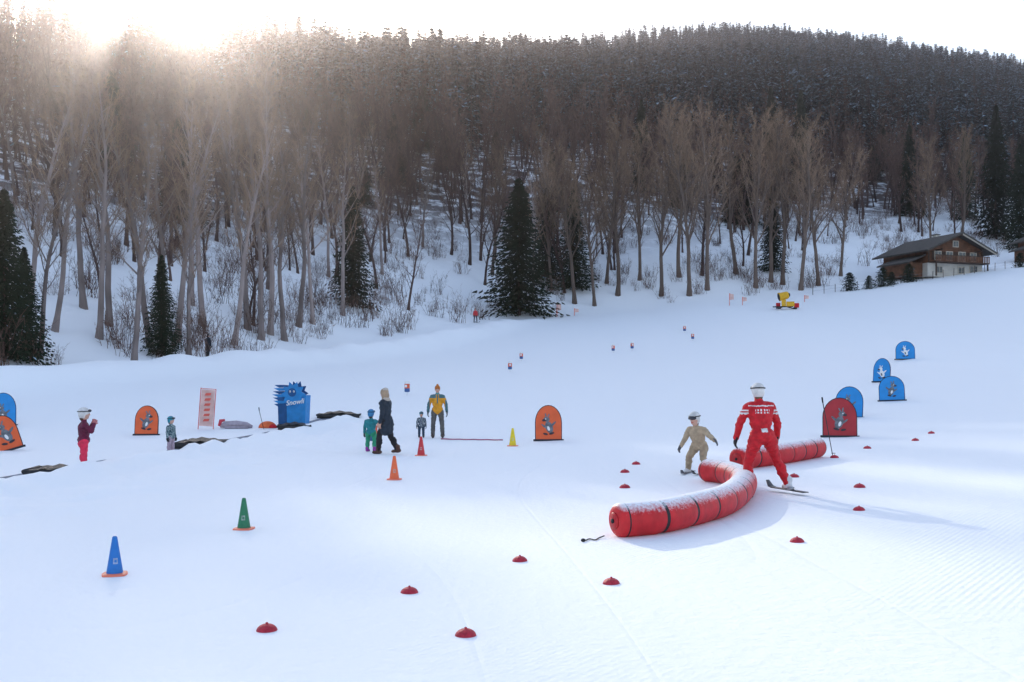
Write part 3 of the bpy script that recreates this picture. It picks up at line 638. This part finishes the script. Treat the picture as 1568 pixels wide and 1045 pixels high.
b.tube([(-.62,0,.08),(-.45,0,.15),(0,0,.16),(.4,0,.12),(.62,0,.07)],[.06,.13,.15,.13,.05],12,sm_); b.tube([(-.66,-.05,.1),(-.6,.0,.3),(-.45,.05,.33)],[.05,.08,.04],10,smr); b.tube([(-.4,-.18,.05),(.5,-.2,.05)],.05,8,sm_)
b.obj('lying_sled',(-10.8,39.0,G(-10.8,39)),.05,True)
b=B(); b.ell((0,0,0),(.36,.3,.26),mk('orange_cloth',(.8,.16,.05),.7,.2,6,.3,10),None,16,8,0); b.ell((.2,-.1,0),(.22,.2,.16),M['red'],None,12,6,0); b.obj('orange_bag',(-9.65,39.3,G(-9.65,39.3)),0,True)
def pole(x,y,h,dx,dy,nm='ski_pole'):
    b=B(); b.tube([(0,0,-.1),(dx,dy,h)],[.009,.012],8,M['rubber']); b.tube([(dx,dy,h),(dx*1.08,dy*1.08,h+.13)],[.018,.02],8,M['black']); b.tube([(0,0,.05),(0,0,.06)],[.05,.045],10,M['black']); b.obj(nm,(x,y,G(x,y)),0,True)
pole(7.62,23.6,1.25,-.22,.1); pole(-9.6,38.6,.72,-.2,0)
b=B(); pts=[(-2.4+2.1*i/30,33.6-.6*i/30,0) for i in range(31)]; b.tube([(x,y+.06*math.sin(i*.9),G(x,y)+.03) for i,(x,y,_) in enumerate(pts)],.022,6,mk('rope_pink',(.45,.12,.2),.8,.3,10)); b.obj('rope_on_snow',smooth=True)
pb=mk('post_blue',(.05,.12,.3),.5,.2,10); po=mk('post_orange',(.75,.12,.05),.5,.2,10)
for (x,y) in[(-5.9,56),(.8,86),(-.15,75),(9.25,91),(11.1,92),(18.2,105),(17.6,97),(-4.15,29.6)]:
    b=B(); b.tube([(0,0,-.1),(0,0,.25)],.02,8,M['white']); b.tube([(0,0,.18),(0,0,.2),(0,0,.36)],[.10,.13,.13],14,pb); b.tube([(0,0,.36),(0,0,.58)],[.13,.13],14,po); b.tube([(0,0,.58),(0,0,.66),(0,0,.72)],[.13,.13,.08],14,M['white']); b.box((0,-.13,.47),(.11,.02,.12),M['white'])
    b.obj('slalom_post',(x,y,G(x,y)),random.uniform(-.4,.4),sc=1.15)
# ------------------------------------------------------------------ snow cannon
b=B(); yl=mk('cannon_yellow',(.75,.42,.02),.45,.2,4); x,y=33.3,122
b.tube([(-.55,-.1,1.45),(-.35,-.05,1.5),(.3,.1,1.66),(.5,.14,1.7)],[.52,.46,.44,.38],22,yl); b.tube([(-.56,-.1,1.449),(-.60,-.11,1.44)],[.44,.40],20,M['black']); b.tube([(.5,.14,1.7),(.66,.18,1.74)],[.30,.2],16,M['black'])
b.box((.0,.0,.75),(.5,.6,.75),yl); b.box((.75,.1,.62),(.9,.7,.55),yl); b.box((-.1,0,.32),(2.3,.25,.12),M['black'])
for a in (0,2.1,4.2): b.tube([(0,0,.4),(1.25*math.cos(a),1.25*math.sin(a),.05)],.06,8,M['black']); b.ell((1.25*math.cos(a),1.25*math.sin(a),.12),(.28,.28,.12),M['rubber'])
b.box((-.62,.35,.55),(.5,.3,.5),M['red']); b.box((1.45,.1,.45),(.55,.5,.5),M['red']); b.tube([(-.3,-.35,2.0),(-.3,-.35,2.25)],.05,8,M['white'])
b.obj('snow_cannon',(x,y,G(x,y)),-.25,sc=1.05)
for(x,y,h) in[(28.4,130,1.6),(30.1,130,1.1),(6.0,133,1.9),(8.4,134,1.0),(38.5,131,.9)]:
    b=B(); b.tube([(0,0,-.1),(0,0,h)],.04,8,po); b.prism([(.05,h*.45),(.6,h*.5),(.58,h*.92),(.05,h*.98)],-.012,.012,bw); b.obj('warning_flag',(x,y,G(x,y)),.2)
# ------------------------------------------------------------------ fence on the right bank
b=B(); F=[]
for i in range(30):
    x=42+i*1.7; y=139+i*.42; z=G(x,y); F.append((x,y,z)); b.tube([(x,y,z-.2),(x+.03*math.sin(i*3),y,z+1.15)],.045,6,'barkd')
for hgt in(.55,1.0): b.tube([(x,y,z+hgt) for x,y,z in F],.012,4,'steel',False)
b.obj('wire_fence')

# ------------------------------------------------------------------ chalets
wood=mk('chalet_wood',(.17,.075,.04),.8,.5,1.5,.3,8); woodd=mk('chalet_beam',(.06,.035,.025),.8,.3,3); plaster=mk('plaster',(.55,.52,.47),.85,.15,1.5); glass=mk('window_glass',(.04,.05,.06),.1,0,2,spec=.6); roofm=mk('roof_slate',(.07,.065,.06),.8,.4,2.5,.3,9); frame=mk('window_frame',(.45,.40,.33),.7)
def chalet(x,y,rz,flip=1,sc=1):
    e=bpy.data.objects.new('chalet',None); scene.collection.objects.link(e); e.location=(x,y,G(x,y)-.35); e.rotation_euler=(0,0,rz); e.scale=(sc,sc,sc)
    W,D,hw,hp,g=9.6,9,3.9,6.0,1.9
    b=B(); b.box((0,D/2,g/2),(W,D,g),plaster); b.obj('ground_floor_walls',parent=e)
    b=B(); b.prism([(-W/2-.05,g),(W/2+.05,g),(W/2+.05,hw),(0,hp-.1),(-W/2-.05,hw)],-.05,D+.05,wood)
    for k in range(12): 
        z=g+.18+k*.28; hx=(W/2) if z<hw else (W/2)*(hp-.25-z)/(hp-hw)
        if hx>.4: b.box((0,-.062,z),(hx*2,.02,.03),woodd)
    for sx in(-W/2+.1,W/2-.1): b.box((sx,-.1,(g+hw)/2),(.2,.12,hw-g-.01),woodd)
    b.obj('upper_walls',parent=e)
    b=B()
    for s in(-1,1):
        ex=W/2+1.3; ez=hw-(hp-hw)/(W/2)*1.3
        P=[(0,hp),(s*ex,ez),(s*ex,ez+.22),(0,hp+.24)]
        if s<0: P=P[::-1]
        b.prism(P,-1.5,D+1,roofm)
        P2=[(0,hp-.14),(s*(ex-.02),ez-.12),(s*(ex-.02),ez-.005),(0,hp-.01)]
        if s<0: P2=P2[::-1]
        b.prism(P2,-1.45,-1.25,frame if s>0 else woodd)
    b.box((1.5,D*.6,hp+.1),(.7,.7,1.3),plaster); b.box((1.5,D*.6,hp+.8),(.9,.9,.12),roofm)
    for s in (-1,0,1): b.box((s*3.4,-.7,(hw if s else hp)-.22-(0 if s else .05)),(.18,1.3,.2),woodd)
    b.obj('roof',parent=e)
    b=B(); b.box((0.3,-.62,g+.08),(W*.98,1.15,.14),woodd); b.box((.3,-1.17,g+1.0),(W*.98,.08,.1),woodd)
    for k in range(34): b.box((.3-W*.48+k*W*.96/33,-1.17,g+.55),(.17,.035,.85),wood)
    for sx in(-W/2+.5,W/2-.1): b.box((sx,-1.1,g/2),(.16,.16,g),woodd)
    b.obj('balcony',parent=e)
    b=B()
    for wx,wz,ww,wh in((-3.1,2.95,1.0,1.1),(-1.1,2.95,1.0,1.1),(1.1,2.9,1.1,1.25),(3.1,2.95,1.0,1.1),(0,4.7,.8,.7),(-2.8,1.0,.9,.8),(1.0,1.0,.9,.8),(3.2,.9,1.2,1.5)):
        yy=-.05 if wz>g else 0
        b.box((wx,yy-.03,wz),(ww+.22,.08,wh+.22),frame); b.box((wx,yy-.075,wz),(ww,.02,wh),glass); b.box((wx,yy-.09,wz),(.06,.02,wh),frame)
        if wz>g and wz<4:
            for s in(-1,1): b.box((wx+s*(ww*.75+.1),yy-.04,wz),(ww*.42,.06,wh+.1),woodd)
    b.obj('windows',parent=e)
    b=B(); b.box((-flip*(W/2+1.3),3.5,1.0),(2.6,5,2.0),wood); P=[(-flip*(W/2-.0),2.95),(-flip*(W/2+3.1),1.75),(-flip*(W/2+3.1),1.95),(-flip*(W/2-.0),3.15)]
    if flip>0: P=P[::-1]
    b.prism(P,.2,6.8,roofm); b.obj('lean_to_shed',parent=e)
chalet(65.0,146,.33,sc=1.04); chalet(87.3,152,.1)
hed=spruce(91,3,1.6,18,10,4,'needle',.1,.9,.5).mesh('juniper_mesh')
for k,(x,y) in enumerate([(50,139.5),(52.3,140.5),(47.5,140),(54,141.5),(57,143),(75,147)]): put('juniper_bush',hed,(x,y,G(x,y)),k,random.uniform(.6,1))

# ------------------------------------------------------------------ light, sky, haze, camera
SAZ,SEL=rad(-20.5),rad(20.4)
sv=Vector((math.sin(SAZ)*math.cos(SEL),math.cos(SAZ)*math.cos(SEL),math.sin(SEL)))
sl=bpy.data.lights.new('sun','SUN'); sl.energy=4.0; sl.angle=rad(.5); sl.color=(1,.90,.78); so=bpy.data.objects.new('sun',sl); scene.collection.objects.link(so); so.rotation_euler=(-sv).to_track_quat('-Z','Y').to_euler()
w=bpy.data.worlds.new('World'); scene.world=w; w.use_nodes=True; N=w.node_tree.nodes; L=w.node_tree.links
sk=N.new('ShaderNodeTexSky'); sk.sky_type='NISHITA'; sk.sun_disc=False; sk.sun_elevation=SEL; sk.sun_rotation=SAZ; sk.altitude=900; sk.air_density=1.0; sk.dust_density=4.0; sk.ozone_density=1.0
tc=N.new('ShaderNodeTexCoord'); sx=N.new('ShaderNodeSeparateXYZ'); L.new(tc.outputs['Generated'],sx.inputs[0])
hzr=N.new('ShaderNodeMapRange'); hzr.inputs[1].default_value=.35; hzr.inputs[2].default_value=.8; L.new(sx.outputs['Z'],hzr.inputs[0])
hm=N.new('ShaderNodeMix'); hm.data_type='RGBA'; hm.inputs[6].default_value=(4.6,4.85,5.3,1); hm.inputs[7].default_value=(1.3,1.9,3.1,1); L.new(hzr.outputs[0],hm.inputs[0])  # haze colour added over the sky to whiten and brighten it, brighter low down
ad=N.new('ShaderNodeMix'); ad.data_type='RGBA'; ad.blend_type='ADD'; ad.inputs[0].default_value=1
L.new(sk.outputs[0],ad.inputs[6]); L.new(hm.outputs[2],ad.inputs[7])
bg=N['Background']; bg.inputs['Strength'].default_value=.15; L.new(ad.outputs[2],bg.inputs['Color'])
hz=bpy.data.materials.new('sun_glow_haze'); hz.use_nodes=True; N=hz.node_tree.nodes; L=hz.node_tree.links; N.remove(N['Principled BSDF'])  # scattering haze box, added so a glow forms around the sun
vs_=N.new('ShaderNodeVolumeScatter'); vs_.inputs['Density'].default_value=.00030; vs_.inputs['Anisotropy'].default_value=.90; vs_.inputs['Color'].default_value=(1,.92,.95,1); L.new(vs_.outputs[0],N['Material Output'].inputs['Volume'])
b=B(); b.box((0,300,110),(1600,1200,420),hz); b.obj('sun_glow_haze')
cam=bpy.data.cameras.new('camera'); cam.lens=35; cam.sensor_width=36; cam.shift_y=.0386; cam.clip_end=12000; cam.clip_start=.1
co_=bpy.data.objects.new('camera',cam); scene.collection.objects.link(co_); co_.location=(0,0,2); co_.rotation_euler=(rad(90),0,0); scene.camera=co_
scene.view_settings.view_transform='Standard'; scene.view_settings.look='None'; scene.view_settings.exposure=0
